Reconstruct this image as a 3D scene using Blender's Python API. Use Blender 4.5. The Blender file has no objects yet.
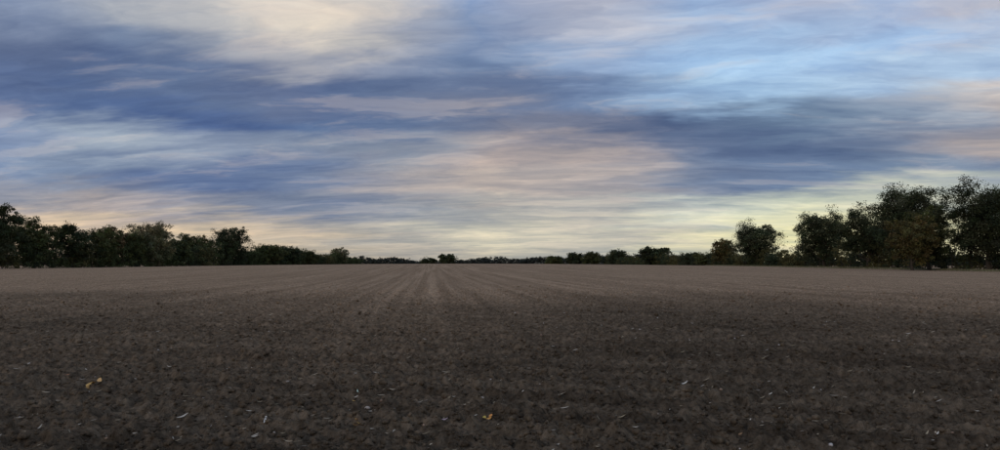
import bpy, math, random
import numpy as np
from mathutils import Vector
rng = np.random.default_rng(7)
scene = bpy.context.scene
scene.view_settings.view_transform = 'Standard'
scene.view_settings.look = 'None'
scene.view_settings.exposure = 0

# ------------------------------------------------------------ helpers
def smooth(a, b, t):
    t = np.clip((t-a)/(b-a), 0, 1)
    return t*t*(3-2*t)
def _hash(ix, iy, seed):
    h = (ix.astype(np.int64)*374761393 + iy.astype(np.int64)*668265263 + seed*982451653) & 0xffffffff
    h = ((h ^ (h >> 13))*1274126177) & 0xffffffff
    h = ((h ^ (h >> 16))*2246822519) & 0xffffffff
    return ((h ^ (h >> 15)) & 0xffffff)/float(0xffffff)
def vnoise(x, y, seed=0):
    xi = np.floor(x); yi = np.floor(y)
    fx = x-xi; fy = y-yi
    fx = fx*fx*(3-2*fx); fy = fy*fy*(3-2*fy)
    a = _hash(xi, yi, seed); b = _hash(xi+1, yi, seed)
    c = _hash(xi, yi+1, seed); d = _hash(xi+1, yi+1, seed)
    return (a*(1-fx)+b*fx)*(1-fy)+(c*(1-fx)+d*fx)*fy
def macro(x, y):
    s = smooth(60, 330, y)*(1-smooth(380, 650, y))
    return 1.75*s*np.exp(-((x+15)/130)**2)
ROW = math.radians(-5.6)
def rowcoord(x, y):      # across-row, along-row coordinates
    return x*math.cos(ROW)-y*math.sin(ROW), x*math.sin(ROW)+y*math.cos(ROW)
def headmask(x, y):      # 1 on the headland next to the viewer
    return 1-smooth(15, 27, y+0.12*x+3*(vnoise(x*0.1, y*0.1, 5)-0.5))
def height(x, y):
    x = np.asarray(x, float); y = np.asarray(y, float)
    r = np.hypot(x, y)
    z = macro(x, y)
    z = z+0.06*(vnoise(x*0.25, y*0.25, 1)-.5)
    hm = headmask(x, y)
    a, b = rowcoord(x, y)
    wob = 0.3*(vnoise(a*.3, b*.1, 3)-.5)
    amp = .3+1.2*vnoise(a*.4, b*.02, 31)
    rows = (np.cos((a+wob+.2)*2*math.pi/0.75)*0.018+np.cos((a+wob+1.8)*2*math.pi/3.0)*0.011)*amp
    ha = y*0.97+0.24*x + 0.5*(vnoise(x*.2, y*.3, 4)-.5)
    head = np.cos(ha*2*math.pi/0.5)*0.022+np.cos(ha*2*math.pi/1.9+1)*0.026
    far = 1-smooth(150, 300, r)
    z = z+(rows*(1-hm)+head*hm)*far
    f1 = 1-smooth(60, 160, r); f2 = 1-smooth(30, 80, r); f3 = 1-smooth(14, 30, r)
    z = z+0.04*(vnoise(x*2.3, y*2.3, 10)-.5)*f1
    ca, sa = .8, .6
    z = z+0.11*np.maximum(vnoise((x*ca-y*sa)*6.1+3, (x*sa+y*ca)*6.1, 11)-.45, 0)*f1
    z = z+0.12*np.maximum(vnoise((x*.5+y*.866)*12.3, (y*.5-x*.866)*12.3+7, 12)-.45, 0)*f2
    z = z+0.055*(vnoise((x*.3+y*.95)*23, (y*.3-x*.95)*23, 13)-.5)*f3
    return z
def make_mesh(name, verts, faces_flat, nper, mats, midx=None, col=None, smooth_shade=False):
    verts = np.asarray(verts, np.float32); faces_flat = np.asarray(faces_flat, np.int32)
    me = bpy.data.meshes.new(name)
    nf = len(nper)
    me.vertices.add(len(verts)); me.vertices.foreach_set('co', verts.ravel())
    me.loops.add(len(faces_flat)); me.loops.foreach_set('vertex_index', faces_flat)
    me.polygons.add(nf)
    nper = np.asarray(nper, np.int32)
    starts = np.concatenate([[0], np.cumsum(nper)[:-1]]).astype(np.int32)
    me.polygons.foreach_set('loop_start', starts)
    for m in mats: me.materials.append(m)
    if midx is not None: me.polygons.foreach_set('material_index', np.asarray(midx, np.int32))
    if smooth_shade: me.polygons.foreach_set('use_smooth', np.ones(nf, bool))
    me.update(calc_edges=True)
    if col is not None:
        at = me.color_attributes.new('tint', 'FLOAT_COLOR', 'POINT')
        c = np.ones((len(verts), 4), np.float32); c[:, :3] = col
        at.data.foreach_set('color', c.ravel())
    ob = bpy.data.objects.new(name, me)
    scene.collection.objects.link(ob)
    return ob

class NT:
    def __init__(s, nt): s.nt = nt; s.n = nt.nodes; s.l = nt.links
    def new(s, t, **k):
        n = s.n.new(t)
        for a, v in k.items(): setattr(n, a, v)
        return n
    def put(s, sock, v):
        if isinstance(v, bpy.types.NodeSocket): s.l.new(v, sock)
        elif v is not None: sock.default_value = v
    def math(s, op, a, b=None, c=None, clamp=False):
        n = s.new('ShaderNodeMath', operation=op, use_clamp=clamp)
        s.put(n.inputs[0], a); s.put(n.inputs[1], b); s.put(n.inputs[2], c)
        return n.outputs[0]
    def comb(s, x, y, z=0.0):
        n = s.new('ShaderNodeCombineXYZ')
        s.put(n.inputs[0], x); s.put(n.inputs[1], y); s.put(n.inputs[2], z)
        return n.outputs[0]
    def noise(s, v, scale, detail=4, rough=.5, dist=0.0, dim='2D'):
        n = s.new('ShaderNodeTexNoise', noise_dimensions=dim)
        s.put(n.inputs['Vector'], v); n.inputs['Scale'].default_value = scale
        n.inputs['Detail'].default_value = detail; n.inputs['Roughness'].default_value = rough
        n.inputs['Distortion'].default_value = dist
        return n.outputs['Fac']
    def mr(s, v, a, b, c=0.0, d=1.0, sm=False):
        n = s.new('ShaderNodeMapRange')
        if sm: n.interpolation_type = 'SMOOTHSTEP'
        s.put(n.inputs[0], v); n.inputs[1].default_value = a; n.inputs[2].default_value = b
        n.inputs[3].default_value = c; n.inputs[4].default_value = d
        return n.outputs[0]
    def mix(s, f, a, b, mode='MIX'):
        n = s.new('ShaderNodeMix', data_type='RGBA', blend_type=mode)
        s.put(n.inputs[0], f)
        s.put(n.inputs[6], (*a, 1) if isinstance(a, tuple) else a)
        s.put(n.inputs[7], (*b, 1) if isinstance(b, tuple) else b)
        return n.outputs[2]

def newmat(name, spec=.1):
    m = bpy.data.materials.new(name); m.use_nodes = True
    t = NT(m.node_tree); b = m.node_tree.nodes['Principled BSDF']
    b.inputs['Roughness'].default_value = .95
    b.inputs['Specular IOR Level'].default_value = spec
    return m, t, b

# ------------------------------------------------------------ materials
soil, t, b = newmat('tilled_soil', 0.0)
tc = t.new('ShaderNodeTexCoord').outputs['Object']
sp = t.new('ShaderNodeSeparateXYZ'); t.l.new(tc, sp.inputs[0])
X, Y = sp.outputs[0], sp.outputs[1]
ra = t.math('SUBTRACT', t.math('MULTIPLY', X, math.cos(ROW)), t.math('MULTIPLY', Y, math.sin(ROW)))
rb = t.math('ADD', t.math('MULTIPLY', X, math.sin(ROW)), t.math('MULTIPLY', Y, math.cos(ROW)))
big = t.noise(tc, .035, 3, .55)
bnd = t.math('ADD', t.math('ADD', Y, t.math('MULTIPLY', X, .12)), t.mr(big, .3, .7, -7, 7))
dry_light_fac = t.mr(bnd, 9, 46, 0, 1, True)  # near-to-far tone: soil moisture plus vignette and grazing light put into colour
streak = t.noise(t.comb(t.math('ADD', ra, 7.3), t.math('MULTIPLY', rb, .012)), 1.4, 3, .65)
streak2 = t.noise(t.comb(t.math('ADD', ra, 31), t.math('MULTIPLY', rb, .006)), .28, 2, .5)
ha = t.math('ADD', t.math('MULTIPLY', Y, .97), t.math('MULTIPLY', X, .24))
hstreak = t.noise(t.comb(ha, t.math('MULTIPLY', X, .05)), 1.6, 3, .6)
damp_shade = t.mix(t.mr(hstreak, .3, .7), (.068, .054, .039), (.124, .099, .071))  # damp near soil, with vignette darkening painted in
dry_light = t.mix(t.mr(streak, .34, .66), (.255, .182, .119), (.385, .28, .187))  # drier far soil, with light on clod tops painted in
dry_light = t.mix(t.math('MULTIPLY', t.mr(streak2, .35, .65), .4), dry_light, (.25, .18, .12))
ph = t.math('ABSOLUTE', t.math('SUBTRACT', t.math('FRACT', t.math('DIVIDE', t.math('ADD', ra, 501.8), 6.0)), .5))
tram = t.math('MULTIPLY', t.mr(ph, .42, .5, 0, 1, True), .2)
dry_light = t.mix(tram, dry_light, (.17, .125, .084))
base = t.mix(dry_light_fac, damp_shade, dry_light)
fine = t.noise(tc, 8, 5, .72)
base = t.mix(1.0, base, t.mix(t.mr(fine, .33, .67), (.5, .5, .5), (1.48, 1.47, 1.46)), 'MULTIPLY')
mid = t.noise(tc, 1.1, 4, .65)
base = t.mix(1.0, base, t.mix(t.mr(mid, .3, .7), (.84, .85, .86), (1.16, 1.15, 1.14)), 'MULTIPLY')
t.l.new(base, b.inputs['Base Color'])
bp = t.new('ShaderNodeBump'); bp.inputs['Strength'].default_value = 1; bp.inputs['Distance'].default_value = .05
t.l.new(t.noise(tc, 18, 4, .7), bp.inputs['Height']); t.l.new(bp.outputs[0], b.inputs['Normal'])

foliage, t, b = newmat('foliage')
at = t.new('ShaderNodeAttribute', attribute_name='tint')
t.l.new(at.outputs['Color'], b.inputs['Base Color'])
b.inputs['Roughness'].default_value = .8

bark, t, b = newmat('bark')
tc = t.new('ShaderNodeTexCoord').outputs['Object']
t.l.new(t.mix(t.noise(tc, 3, 3, .7, dim='3D'), (.04, .034, .027), (.09, .075, .06)), b.inputs['Base Color'])

def tintmat(name, rough=.8):
    m, t, b = newmat(name)
    at = t.new('ShaderNodeAttribute', attribute_name='tint')
    tc = t.new('ShaderNodeTexCoord').outputs['Object']
    c = t.mix(1.0, at.outputs['Color'], t.mix(t.noise(tc, 60, 3, .6), (.7, .7, .7), (1.25, 1.25, 1.25)), 'MULTIPLY')
    t.l.new(c, b.inputs['Base Color']); b.inputs['Roughness'].default_value = rough
    return m
litterm = tintmat('dry_plant_litter')
stonem = tintmat('stone')

# ------------------------------------------------------------ ground (one sheet)
rs = []
r = 0.4
while r < 9000:
    rs.append(r)
    if r < 5: r *= 1.12
    elif r < 45: r *= 1.0036
    elif r < 500: r *= 1.012
    else: r *= 1.08
rs = np.array(rs)
fa = np.radians(np.linspace(-48, 48, 700))
ba = np.radians(np.linspace(48, 312, 90)[1:-1])
az = np.concatenate([fa, ba]); na = len(az)
R, A = np.meshgrid(rs, az, indexing='ij')
gx = (R*np.sin(A)).ravel(); gy = (R*np.cos(A)).ravel()
verts = np.stack([gx, gy, height(gx, gy)], 1)
nr = len(rs)
i, j = np.meshgrid(np.arange(nr-1), np.arange(na), indexing='ij')
j2 = (j+1) % na
quads = np.stack([i*na+j, (i+1)*na+j, (i+1)*na+j2, i*na+j2], -1).reshape(-1, 4)[:, ::-1]
cv = len(verts)
verts = np.vstack([verts, [[0, 0, 0]]])
tris = np.stack([np.full(na, cv), np.arange(na), (np.arange(na)+1) % na], 1)[:, ::-1]
ff = np.concatenate([quads.ravel(), tris.ravel()])
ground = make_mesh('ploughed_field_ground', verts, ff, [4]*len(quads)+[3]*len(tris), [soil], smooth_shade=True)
if ground.data.polygons[1000].normal.z < 0: ground.data.flip_normals()

# ------------------------------------------------------------ clods
import bmesh
def ico(sub):
    bm = bmesh.new(); bmesh.ops.create_icosphere(bm, subdivisions=sub, radius=1)
    v = np.array([x.co[:] for x in bm.verts]); f = np.array([[q.index for q in p.verts] for p in bm.faces]); bm.free()
    return v, f
def scatter_blobs(name, n, rmin, rmax, smin, sig, smax, mat, sub, seed, sink=.3, col=None, flat=.7, jit=.3):
    g = np.random.default_rng(seed)
    bv, bf = ico(sub)
    rr = np.exp(g.uniform(math.log(rmin), math.log(rmax), n)); aa = np.radians(g.uniform(-46, 46, n))
    x = rr*np.sin(aa); y = rr*np.cos(aa)
    s = np.minimum(smin*np.exp(g.normal(0, sig, n)), smax)
    s = s*np.clip(.9+rr/50, 1, 1.6)
    z = height(x, y)
    ang = g.uniform(0, 2*math.pi, n)
    V = bv[None]*(1+g.normal(0, jit, (n, len(bv), 1))*.8)
    sc = np.stack([s*g.uniform(.8, 1.4, n), s*g.uniform(.7, 1.1, n), s*flat*g.uniform(.7, 1.2, n)], 1)
    V = V*sc[:, None, :]
    c, d = np.cos(ang)[:, None], np.sin(ang)[:, None]
    VX = V[..., 0]*c-V[..., 1]*d+x[:, None]; VY = V[..., 0]*d+V[..., 1]*c+y[:, None]
    VZ = V[..., 2]+(z+s*flat*(1-2*sink)*.5)[:, None]
    P = np.stack([VX, VY, VZ], -1).reshape(-1, 3)
    F = (bf[None]+(np.arange(n)*len(bv))[:, None, None]).reshape(-1, 3)
    C = None
    if col is not None:
        C = np.repeat(np.array(col)[g.integers(0, len(col), n)]*g.uniform(.7, 1.2, (n, 1)), len(bv), 0)
    return make_mesh(name, P, F.ravel(), [3]*len(F), [mat], col=C)
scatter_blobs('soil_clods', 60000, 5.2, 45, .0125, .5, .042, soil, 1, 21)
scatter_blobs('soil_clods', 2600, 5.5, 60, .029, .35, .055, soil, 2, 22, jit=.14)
scatter_blobs('field_stones', 520, 6, 60, .0115, .4, .032, stonem, 2, 23, col=[(.40, .36, .32), (.48, .45, .42), (.28, .20, .15)], jit=.1)

# ------------------------------------------------------------ straw + leaves
def strips(name, items, mat):
    P = []; F = []; C = []; NP = []
    for (x, y, L, W, ang, tilt, curl, col) in items:
        z0 = float(height(np.array([x]), np.array([y]))[0])+.022
        seg = 5
        b0 = len(P)
        for k in range(seg+1):
            u = k/seg-.5
            w = W*(1-(2*u)**2*.85)*.5
            lx = u*L; lz = abs(u)*2*curl*L*.5+u*tilt*L
            for sgn in (-1, 1):
                ly = sgn*w
                zz = lz+.25*w*(1 if sgn > 0 else .3)+curl*L*.12*math.sin(3*u+sgn)
                P.append((x+lx*math.cos(ang)-ly*math.sin(ang), y+lx*math.sin(ang)+ly*math.cos(ang), z0+zz))
                C.append(col)
        for k in range(seg):
            a = b0+2*k; F += [a, a+2, a+3, a+1]; NP.append(4)
    return make_mesh(name, P, F, NP, [mat], col=np.array(C))
random.seed(3)
st = []
for k in range(1200):
    rr = math.exp(random.uniform(math.log(6), math.log(50))); aa = math.radians(random.uniform(-46, 46))
    g_ = random.uniform(.5, 1.15)
    c = random.choice([(.48, .41, .30), (.57, .52, .43), (.36, .30, .20)])
    sc = min(1.6, .85+rr/30)
    st.append((rr*math.sin(aa), rr*math.cos(aa), random.uniform(.025, .10)*sc, random.uniform(.006, .015)*sc, random.uniform(-.9, .9) if random.random() < .7 else random.uniform(0, 3.1), random.uniform(-.15, .35), random.uniform(0, .3), tuple(q*g_ for q in c)))
strips('straw_litter', st, litterm)
lv = []
def leafcluster(x, y, n, s, col):
    for k in range(n):
        lv.append((x+random.gauss(0, s*.45), y+random.gauss(0, s*.4), s*random.uniform(.7, 1.2), s*random.uniform(.3, .5), random.uniform(0, 6.3), random.uniform(-.1, .3), random.uniform(.1, .45), tuple(q*random.uniform(.8, 1.15) for q in col)))
leafcluster(-5.2, 9.25, 7, .13, (.62, .38, .15))
leafcluster(-1.46, 7.25, 4, .075, (.62, .34, .09))
leafcluster(-.15, 7.35, 4, .075, (.62, .37, .1))
leafcluster(-.55, 7.15, 2, .06, (.55, .5, .42))
leafcluster(-3.1, 9.7, 1, .08, (.5, .33, .2))
leafcluster(-1.7, 8.6, 2, .06, (.62, .6, .55))
leafcluster(3.5, 9.1, 1, .07, (.5, .36, .18))
leafcluster(12.8, 27, 3, .22, (.5, .3, .22))
lv.append((-2.32, 7.15, .2, .02, 1.75, .2, .1, (.62, .6, .54)))
lv.append((-3.25, 7.4, .16, .017, 1.2, .1, .2, (.55, .5, .42)))
lv.append((2.4, 9.4, .16, .02, .7, .1, .2, (.6, .57, .5)))
for k in range(34):
    rr = math.exp(random.uniform(math.log(7), math.log(40))); aa = math.radians(random.uniform(-44, 44))
    leafcluster(rr*math.sin(aa), rr*math.cos(aa), 1, random.uniform(.04, .08), random.choice([(.5, .3, .12), (.55, .5, .4), (.35, .2, .1)]))
strips('fallen_leaves', lv, litterm)

# ------------------------------------------------------------ trees
def tube(P, F, NP, pts, rad, n=6):
    pts = [np.array(p, float) for p in pts]; b0 = len(P)
    for k, p in enumerate(pts):
        d = pts[min(k+1, len(pts)-1)]-pts[max(k-1, 0)]; d /= np.linalg.norm(d)+1e-9
        u = np.cross(d, [0.3, 1, .1]); u /= np.linalg.norm(u)+1e-9; v = np.cross(d, u)
        for q in range(n):
            a = 2*math.pi*q/n
            P.append(p+rad[k]*(math.cos(a)*u+math.sin(a)*v))
    for k in range(len(pts)-1):
        for q in range(n):
            a = b0+k*n+q; c = b0+k*n+(q+1) % n
            F.extend([a, c, c+n, a+n]); NP.append(4)
def leaves(g, centers, rads, per, size, cols):
    n = len(centers)*per
    c = np.repeat(centers, per, 0); rr = np.repeat(rads, per, 0)
    d = g.normal(0, 1, (n, 3)); d /= np.linalg.norm(d, axis=1)[:, None]
    d = d*(g.uniform(.1, 1.1, (n, 1))**.6)
    p = c+d*rr[:, None]*np.array([1, 1, .75])
    s = size*g.uniform(.6, 1.3, (n, 1))
    u = g.normal(0, 1, (n, 3)); u /= np.linalg.norm(u, axis=1)[:, None]
    w = np.cross(u, g.normal(0, 1, (n, 3))); w /= np.linalg.norm(w, axis=1)[:, None]
    V = np.stack([p-u*s*.6, p+w*s*.38, p+u*s*.6, p-w*s*.38], 1).reshape(-1, 3)
    col = np.repeat(cols, per, 0)*g.uniform(.75, 1.25, (n, 1))
    return V, np.repeat(col, 4, 0)
GREEN = (.060, .076, .032); OLIVE = (.088, .084, .035); DARK = (.038, .052, .028); BROWN = (.11, .087, .047); GREY = (.115, .122, .072)
def tree(name, x, y, h, w, base=.2, col=GREEN, seed=1, dens=1.0, leaf=.3, lobes=13):
    g = np.random.default_rng(seed*17+5)
    z0 = float(macro(np.array(x), np.array(y)))
    P = []; F = []; NP = []
    ch = h*(1-base); cz = h*base+ch*.5
    lean = g.normal(0, .03*h, 2)
    kk = 6
    tp = [np.array([lean[0]*(k/kk)**2+g.normal(0, .008*h), lean[1]*(k/kk)**2, -.3+(h*.72+.3)*k/kk]) for k in range(kk+1)]
    r0 = h*.024
    tube(P, F, NP, tp, [r0*(1.35 if k == 0 else 1)*(1-.82*k/kk) for k in range(kk+1)], 8)
    L = []
    for k in range(lobes):
        a = k*2.4+g.uniform(-.5, .5)
        tt = (k+.5)/lobes
        zz = -.8+1.5*tt
        rad = math.sqrt(max(.08, 1-zz*zz))*g.uniform(.5, .9)
        L.append([math.cos(a)*rad*w*.39, math.sin(a)*rad*w*.39, cz+zz*ch*.42, g.uniform(.19, .31)*min(w, ch*1.1)])
    L.append([g.normal(0, .05*w), g.normal(0, .05*w), cz, .3*w])
    L.append([g.normal(0, .05*w), g.normal(0, .05*w), cz-.22*ch, .3*w])
    cen = []; cr = []; cc = []
    for (lx, ly, lz, lr) in L:
        h0 = max(.12*h, min(.65*h, lz-.28*h*g.uniform(.5, 1)))
        f = h0/(h*.72)
        sx, sy = lean*f*f
        p0 = np.array([sx, sy, h0]); p3 = np.array([lx, ly, lz])
        m = p0*.5+p3*.5+np.array([0, 0, -.04*h])+g.normal(0, .015*h, 3)
        tube(P, F, NP, [p0, m, p3], [r0*.42, r0*.25, r0*.1], 5)
        nc = int(24*dens)
        tone = g.uniform(.7, 1.3)
        for q in range(nc):
            d = g.normal(0, 1, 3); d /= np.linalg.norm(d)
            if d[2] < -.4 and g.random() < .5: d[2] *= -1
            c = p3+d*lr*g.uniform(.3, 1.1)*np.array([1, 1, .85])
            cen.append(c); cr.append(lr*g.uniform(.2, .5)); cc.append(np.array(col)*tone*g.uniform(.6, 1.5)*np.array([g.uniform(.9, 1.3), 1, g.uniform(.8, 1.1)]))
            if q % 3 == 0: tube(P, F, NP, [p3, (p3+c)/2+g.normal(0, .1, 3), c], [r0*.1, r0*.06, r0*.03], 3)
    cen = np.array(cen); cr = np.array(cr); cc = np.array(cc)
    per = int(46*(w*ch/150)*(.3/leaf)**2)+13
    V, C = leaves(g, cen, cr, per, leaf, cc)
    P = np.array(P)
    kz = h/np.percentile(V[:, 2], 99.8)
    kx = w*.5/np.percentile(np.hypot(V[:, 0], V[:, 1]), 96)
    V[:, 2] *= kz; P[:, 2] *= kz; V[:, :2] *= kx; P[:, :2] *= kx
    V[:, 2] = np.maximum(V[:, 2], .1)
    nb = len(P); nfb = len(NP)
    nq = len(V)//4
    ob = make_mesh(name, np.vstack([P, V]), np.concatenate([F, np.arange(nq*4)+nb]), NP+[4]*nq, [bark, foliage], [0]*nfb+[1]*nq, np.vstack([np.full((nb, 3), .08), C]))
    ob.location = (x, y, z0)
    return ob
def thicket(name, path, hf, wid, n, crad, per, leaf, cols, seed, lumpy=5.0):
    g = np.random.default_rng(seed)
    path = np.array(path, float)
    sl = np.r_[0, np.cumsum(np.linalg.norm(np.diff(path, axis=0), axis=1))]
    s = g.uniform(0, sl[-1], n)
    px = np.interp(s, sl, path[:, 0])+g.normal(0, wid, n); py = np.interp(s, sl, path[:, 1])+g.normal(0, wid, n)
    hh = np.interp(s, sl, hf)
    lump = .5+.6*vnoise(s/lumpy, s*0, seed)+.3*vnoise(s/1.7, s*0+3, seed+1)
    top = hh*lump
    z = top*g.uniform(0.02, 1, n)
    cen = np.stack([px, py, z+macro(px, py)], 1)
    cr = crad*g.uniform(.6, 1.3, n)
    cc = np.array(cols)[(vnoise(s/9.0, s*0, seed+7)*len(cols)*.999).astype(int)]*g.uniform(.6, 1.4, (n, 1))
    V, C = leaves(g, cen, cr, per, leaf, cc)
    P = []; F = []; NP = []
    for k in range(0, n, 8):
        b_ = np.array([px[k], py[k], macro(px[k], py[k])-.2])
        tube(P, F, NP, [b_, (b_+cen[k])/2+g.normal(0, .2, 3), cen[k]+[0, 0, .1]], [.07, .05, .02], 4)
    P = np.array(P); nb = len(P); nq = len(V)//4
    return make_mesh(name, np.vstack([P, V]), np.concatenate([F, np.arange(nq*4)+nb]), NP+[4]*nq, [bark, foliage], [0]*len(NP)+[1]*nq, np.vstack([np.full((nb, 3), .08), C]))

T = [
 ('oak_tree', -141, 172, 15.5, 13, .1, DARK, .3), ('oak_tree', -131.5, 187, 16.6, 11, .08, DARK, .3),
 ('ash_tree', -133, 204, 14.4, 13, .06, GREEN, .32), ('oak_tree', -128, 214, 13.0, 10.5, .06, DARK, .32),
 ('ash_tree', -126, 226, 12.8, 9.5, .06, GREEN, .32), ('willow_tree', -127, 233, 12.9, 9, .06, BROWN, .32),
 ('oak_tree', -123.5, 240, 12.4, 9.5, .05, GREEN, .34), ('field_maple_tree', -123, 250, 15.4, 15, .05, GREY, .34),
 ('oak_tree', -121, 267, 10, 11, .05, GREEN, .36), ('ash_tree', -126, 290, 13, 11, .08, GREEN, .38),
 ('ash_tree', -125, 303, 12.7, 9, .08, OLIVE, .38), ('oak_tree', -113.5, 300, 16, 14.5, .06, DARK, .38),
 ('hawthorn_tree', -107, 330, 9.4, 14, .03, GREEN, .42), ('hawthorn_tree', -103.5, 350, 8.6, 12, .03, DARK, .42),
 ('hawthorn_tree', -100, 372, 7.0, 11, .03, GREEN, .45), ('field_maple_tree', -94, 420, 10, 10.5, .06, GREY, .5),
 ('oak_tree', 108, 130, 18.5, 14, .12, GREEN, .26), ('oak_tree', 100.5, 147, 18.7, 15.5, .1, DARK, .26),
 ('hornbeam_tree', 87, 151, 11.4, 9.5, .04, OLIVE, .26), ('hornbeam_tree', 94, 157, 14, 10, .04, GREEN, .26),
 ('oak_tree', 101.5, 177, 20.6, 17, .1, DARK, .28), ('oak_tree', 100, 194, 17.4, 14, .08, DARK, .3),
 ('oak_tree', 100.5, 222, 17.8, 16, .1, DARK, .32), ('oak_tree', 100, 278, 17.8, 17.5, .1, DARK, .36),
 ('lime_tree', 99.5, 318, 11.8, 13, .08, OLIVE, .4), ('hawthorn_tree', 99, 345, 6, 10, .05, GREEN, .45),
 ('hawthorn_tree', 101, 375, 6.8, 10, .05, DARK, .5), ('oak_tree', 99, 455, 12, 19, .04, DARK, .6),
 ('oak_tree', 99, 600, 13.5, 19, .04, DARK, .7), ('hawthorn_tree', 82, 640, 12.5, 17, .04, GREEN, .75),
 ('oak_tree', 68, 650, 12, 16, .04, DARK, .75), ('hawthorn_tree', 50, 660, 9, 16, .04, GREEN, .75),
 ('oak_tree', -37, 500, 7.6, 13, .02, DARK, .7), ('hawthorn_tree', -52, 520, 5.4, 12, .02, DARK, .7),
]
for k, (nm, x, y, h, w, bs, col, lf) in enumerate(T):
    tree(nm, x, y, h, w, bs, col, seed=k+3, leaf=lf, lobes=15 if w > 13 else 11)

thicket('hedgerow', [(-150, 150), (-133, 190), (-122, 250), (-108, 330), (-95, 415), (-90, 450)], [9.5, 9.5, 8.5, 7.5, 5, 3], 1.8, 4400, 1.15, 40, .38, [DARK, GREEN, DARK, GREEN, OLIVE], 51, 9)
thicket('hedgerow', [(103, 110), (102, 160), (102, 215), (101, 235), (101, 330), (100, 460), (96, 660)], [8, 8, 8, 5.2, 5.5, 5.5, 7], 1.5, 4600, 1.05, 40, .36, [GREEN, DARK, OLIVE, DARK, DARK], 61, 7)
FAR_HAZE_A = (.040, .050, .046); FAR_HAZE_B = (.050, .057, .048)  # far leaf colours with bluish atmospheric haze painted in
thicket('distant_treeline', [(-420, 760), (-200, 780), (-150, 760), (-105, 740), (-72, 740), (-45, 740), (-20, 720), (40, 700), (100, 700), (200, 720), (420, 700)],
        [11, 10, 8, 6.0, 2.8, 3.8, 6.8, 7.8, 9, 9, 10], 4, 6200, 1.9, 24, 1.05, [FAR_HAZE_A, FAR_HAZE_B, FAR_HAZE_A], 71, 14)
thicket('distant_woodland', [(-420, 740), (-600, 600), (-760, 420), (-820, 250)], [11, 12, 12, 12], 5, 1500, 4, 26, 2.4, [FAR_HAZE_A, FAR_HAZE_B], 72, 14)
thicket('distant_woodland', [(420, 690), (560, 600), (740, 420), (820, 220)], [10, 12, 12, 12], 5, 1500, 4, 26, 2.4, [FAR_HAZE_A, FAR_HAZE_B], 73, 14)

def verge(name, x0, x1, y0, y1, n, seed):
    g = np.random.default_rng(seed)
    x = g.uniform(x0, x1, n); y = g.uniform(y0, y1, n); z = macro(x, y)
    h = g.uniform(.12, .45, n); a = g.uniform(0, math.pi, n); w = g.uniform(.04, .12, n)
    dx = np.cos(a)*w; dy = np.sin(a)*w
    V = np.stack([np.stack([x-dx, y-dy, z-.05], 1), np.stack([x+dx, y+dy, z-.05], 1), np.stack([x+g.normal(0, .12, n), y+g.normal(0, .12, n), z+h], 1)], 1).reshape(-1, 3)
    cols = np.array([(.20, .19, .11), (.13, .145, .07), (.25, .23, .15)])[g.integers(0, 3, n)]
    return make_mesh(name, V, np.arange(3*n), [3]*n, [foliage], col=np.repeat(cols, 3, 0))
verge('grass_verge', 94.5, 99, 110, 330, 40000, 81)

# ------------------------------------------------------------ sky
def lin(c): 
    c = c/255.
    return np.where(c <= .04045, c/12.92, ((c+.055)/1.055)**2.4)
F0 = 714.; HY = 264.
rowsy = [-60, 0, 30, 60, 90, 120, 150, 180, 210, 235, 258]
G = {
-60: [(140,158,190),(160,170,188),(185,188,194),(195,192,190),(180,182,190),(130,155,198),(150,170,208),(150,172,210),(150,172,208),(150,172,208),(160,174,200)],
0: [(138,152,178),(166,172,182),(198,196,194),(216,208,198),(188,188,190),(130,154,194),(194,194,204),(150,172,208),(164,176,202),(146,168,206),(178,178,190)],
30: [(98,114,148),(116,134,164),(176,178,182),(214,206,194),(180,180,184),(132,152,186),(192,194,206),(152,186,224),(158,194,232),(148,182,224),(158,184,220)],
60: [(84,100,136),(80,98,136),(118,134,162),(164,166,176),(134,146,172),(106,128,164),(146,170,206),(160,196,234),(176,210,242),(170,202,234),(164,190,220)],
90: [(84,104,146),(74,96,138),(74,96,138),(82,100,140),(88,106,142),(94,112,148),(102,124,162),(138,166,200),(166,200,230),(188,202,218),(212,198,188)],
120: [(110,128,166),(82,106,152),(74,98,148),(80,104,146),(86,106,144),(106,116,142),(86,102,136),(70,88,126),(66,86,120),(124,134,154),(184,168,158)],
150: [(138,158,190),(192,204,210),(138,152,176),(118,132,158),(130,142,162),(170,158,157),(172,160,158),(100,116,148),(74,94,134),(80,102,140),(126,134,160)],
180: [(96,120,160),(78,102,146),(74,98,146),(104,122,156),(162,157,161),(176,164,160),(164,157,160),(110,126,156),(98,120,156),(120,140,166),(128,148,172)],
210: [(160,157,160),(178,166,160),(132,138,156),(110,124,152),(140,148,163),(170,170,168),(166,166,167),(202,208,198),(216,220,192),(212,214,190),(200,204,184)],
235: [(216,194,170),(220,198,166),(204,186,162),(190,178,162),(172,171,167),(212,207,186),(192,188,178),(208,206,180),(232,228,178),(232,225,176),(220,216,174)],
258: [(206,186,160),(208,187,158),(198,181,155),(184,173,153),(166,162,156),(178,175,163),(168,170,166),(184,186,170),(216,210,170),(218,210,168),(210,204,166)],
}
grid = np.array([[lin(np.array(c, float)) for c in G[y]] for y in rowsy])
def sample(px, py):
    fy = np.interp(py, rowsy, np.arange(len(rowsy))); fx = np.clip(px/100., 0, 10)
    i0 = int(min(fy, len(rowsy)-2)); j0 = int(min(fx, 9)); u = fy-i0; v = fx-j0
    return (grid[i0, j0]*(1-u)*(1-v)+grid[i0+1, j0]*u*(1-v)+grid[i0, j0+1]*(1-u)*v+grid[i0+1, j0+1]*u*v)
els = [0.3, 2.2, 4.2, 6.4, 8.7, 11, 13.4, 15.6, 17.8, 20.2, 24]
azs = np.linspace(-36, 36, 25)
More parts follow.
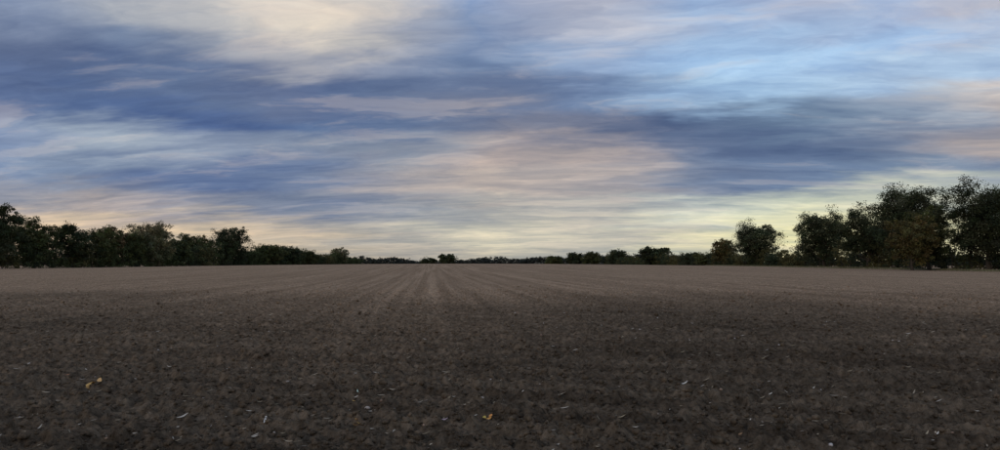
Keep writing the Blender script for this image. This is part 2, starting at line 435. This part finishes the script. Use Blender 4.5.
world = bpy.data.worlds.new('World'); scene.world = world; world.use_nodes = True
world.cycles.sampling_method = 'MANUAL'; world.cycles.sample_map_resolution = 256
w = NT(world.node_tree); w.n.clear()
dirv = w.new('ShaderNodeTexCoord').outputs['Generated']
sp = w.new('ShaderNodeSeparateXYZ'); w.l.new(dirv, sp.inputs[0])
dx, dy, dz = sp.outputs
zc = w.math('ADD', w.math('MAXIMUM', dz, 0.0), .13)
cpx = w.math('DIVIDE', dx, zc); cpy = w.math('DIVIDE', dy, zc)
rot = math.radians(-7)
px_ = w.math('ADD', w.math('MULTIPLY', cpx, math.cos(rot)), w.math('MULTIPLY', cpy, math.sin(rot)))
py_ = w.math('SUBTRACT', w.math('MULTIPLY', cpy, math.cos(rot)), w.math('MULTIPLY', cpx, math.sin(rot)))
n_w1 = w.noise(w.comb(w.math('MULTIPLY', px_, .7), w.math('MULTIPLY', py_, 1.5)), 1.5, 4, .55)
n_w2 = w.noise(w.comb(w.math('ADD', w.math('MULTIPLY', px_, .5), 17.3), w.math('MULTIPLY', py_, 1.2)), 1.9, 5, .58)
azn = w.math('MULTIPLY', w.math('ARCTAN2', dx, dy), 180/math.pi)
eln = w.math('MULTIPLY', w.math('ARCSINE', dz), 180/math.pi)
low = w.mr(eln, 0, 12, .2, 1.0)
azn = w.math('ADD', azn, w.math('MULTIPLY', w.math('SUBTRACT', n_w1, .5), 14.0))
wrp = w.math('SUBTRACT', n_w2, .5)
eln2 = w.math('ADD', eln, w.math('MULTIPLY', w.math('MULTIPLY', wrp, 7.5), low))
fac = w.mr(azn, -36, 36)
col = None
for k, e in enumerate(els):
    rp = w.new('ShaderNodeValToRGB'); cr = rp.color_ramp; cr.interpolation = 'LINEAR'
    stops = []
    for a in azs:
        ppx = 500+F0*math.tan(math.radians(a))
        ppy = HY-math.tan(math.radians(e))*F0/math.cos(math.radians(a))
        stops.append(sample(ppx, ppy))
    for q in range(1, len(stops)-1): cr.elements.new(q/(len(stops)-1))
    es = sorted(cr.elements, key=lambda z_: z_.position)
    for q, c in enumerate(stops): es[q].color = (*[float(v) for v in c], 1)
    w.l.new(fac, rp.inputs[0])
    if col is None: col = rp.outputs[0]
    else: col = w.mix(w.mr(eln2, els[k-1], e, 0, 1, True), col, rp.outputs[0])
wx = w.math('ADD', w.math('MULTIPLY', px_, .55), w.math('MULTIPLY', n_w1, .4))
wy = w.math('ADD', w.math('MULTIPLY', py_, 1.45), w.math('MULTIPLY', n_w2, .6))
n1 = w.noise(w.comb(wx, w.math('ADD', wy, 5.0)), 2.1, 7, .58)
n2 = w.noise(w.comb(wx, w.math('ADD', wy, 9.0)), 8.5, 4, .62)
f1 = w.mr(n1, .33, .67); f2 = w.mr(n2, .3, .7)
col = w.mix(1.0, col, w.mix(f1, (.79, .815, .87), (1.25, 1.185, 1.10)), 'MULTIPLY')
col = w.mix(1.0, col, w.mix(f2, (.89, .905, .93), (1.12, 1.10, 1.06)), 'MULTIPLY')
warm = w.math('MULTIPLY', w.mr(n1, .54, .68, 0, 1, True), w.mr(eln, 3, 9, .1, .22))
col = w.mix(warm, col, (.62, .51, .455))
hs = w.new('ShaderNodeHueSaturation'); hs.inputs['Saturation'].default_value = .98; hs.inputs['Value'].default_value = 1.05
w.l.new(col, hs.inputs['Color']); col = hs.outputs[0]
below = w.mr(eln, -3, 0)
col = w.mix(below, (.08, .07, .06), col)
sky = w.new('ShaderNodeTexSky'); sky.sky_type = 'NISHITA'; sky.sun_disc = False
SEL, SAZ = math.radians(20), math.radians(-140)
sky.sun_elevation = SEL; sky.sun_rotation = SAZ % (2*math.pi); sky.air_density = 1.2; sky.dust_density = 1.5
bg1 = w.new('ShaderNodeBackground'); w.l.new(sky.outputs[0], bg1.inputs[0]); bg1.inputs[1].default_value = .08
bg2 = w.new('ShaderNodeBackground'); w.l.new(col, bg2.inputs[0]); bg2.inputs[1].default_value = 1.0
mx = w.new('ShaderNodeMixShader'); mx.inputs[0].default_value = .94
w.l.new(bg1.outputs[0], mx.inputs[1]); w.l.new(bg2.outputs[0], mx.inputs[2])
out = w.new('ShaderNodeOutputWorld'); w.l.new(mx.outputs[0], out.inputs[0])

# ------------------------------------------------------------ sun
ld = bpy.data.lights.new('sun', 'SUN'); ld.energy = .55; ld.angle = math.radians(14); ld.color = (1, .80, .60)
lo = bpy.data.objects.new('sun', ld); scene.collection.objects.link(lo)
d = Vector((math.sin(SAZ)*math.cos(SEL), math.cos(SAZ)*math.cos(SEL), math.sin(SEL)))
lo.rotation_euler = d.to_track_quat('Z', 'Y').to_euler()

# ------------------------------------------------------------ camera
cd = bpy.data.cameras.new('camera'); cam = bpy.data.objects.new('camera', cd); scene.collection.objects.link(cam)
cam.location = (0, 0, 1.62); cd.sensor_width = 36; cd.lens = 25.7; cd.clip_end = 20000; cd.clip_start = .1
cam.rotation_euler = (math.radians(90)+math.atan(39/714), 0, 0)
scene.camera = cam
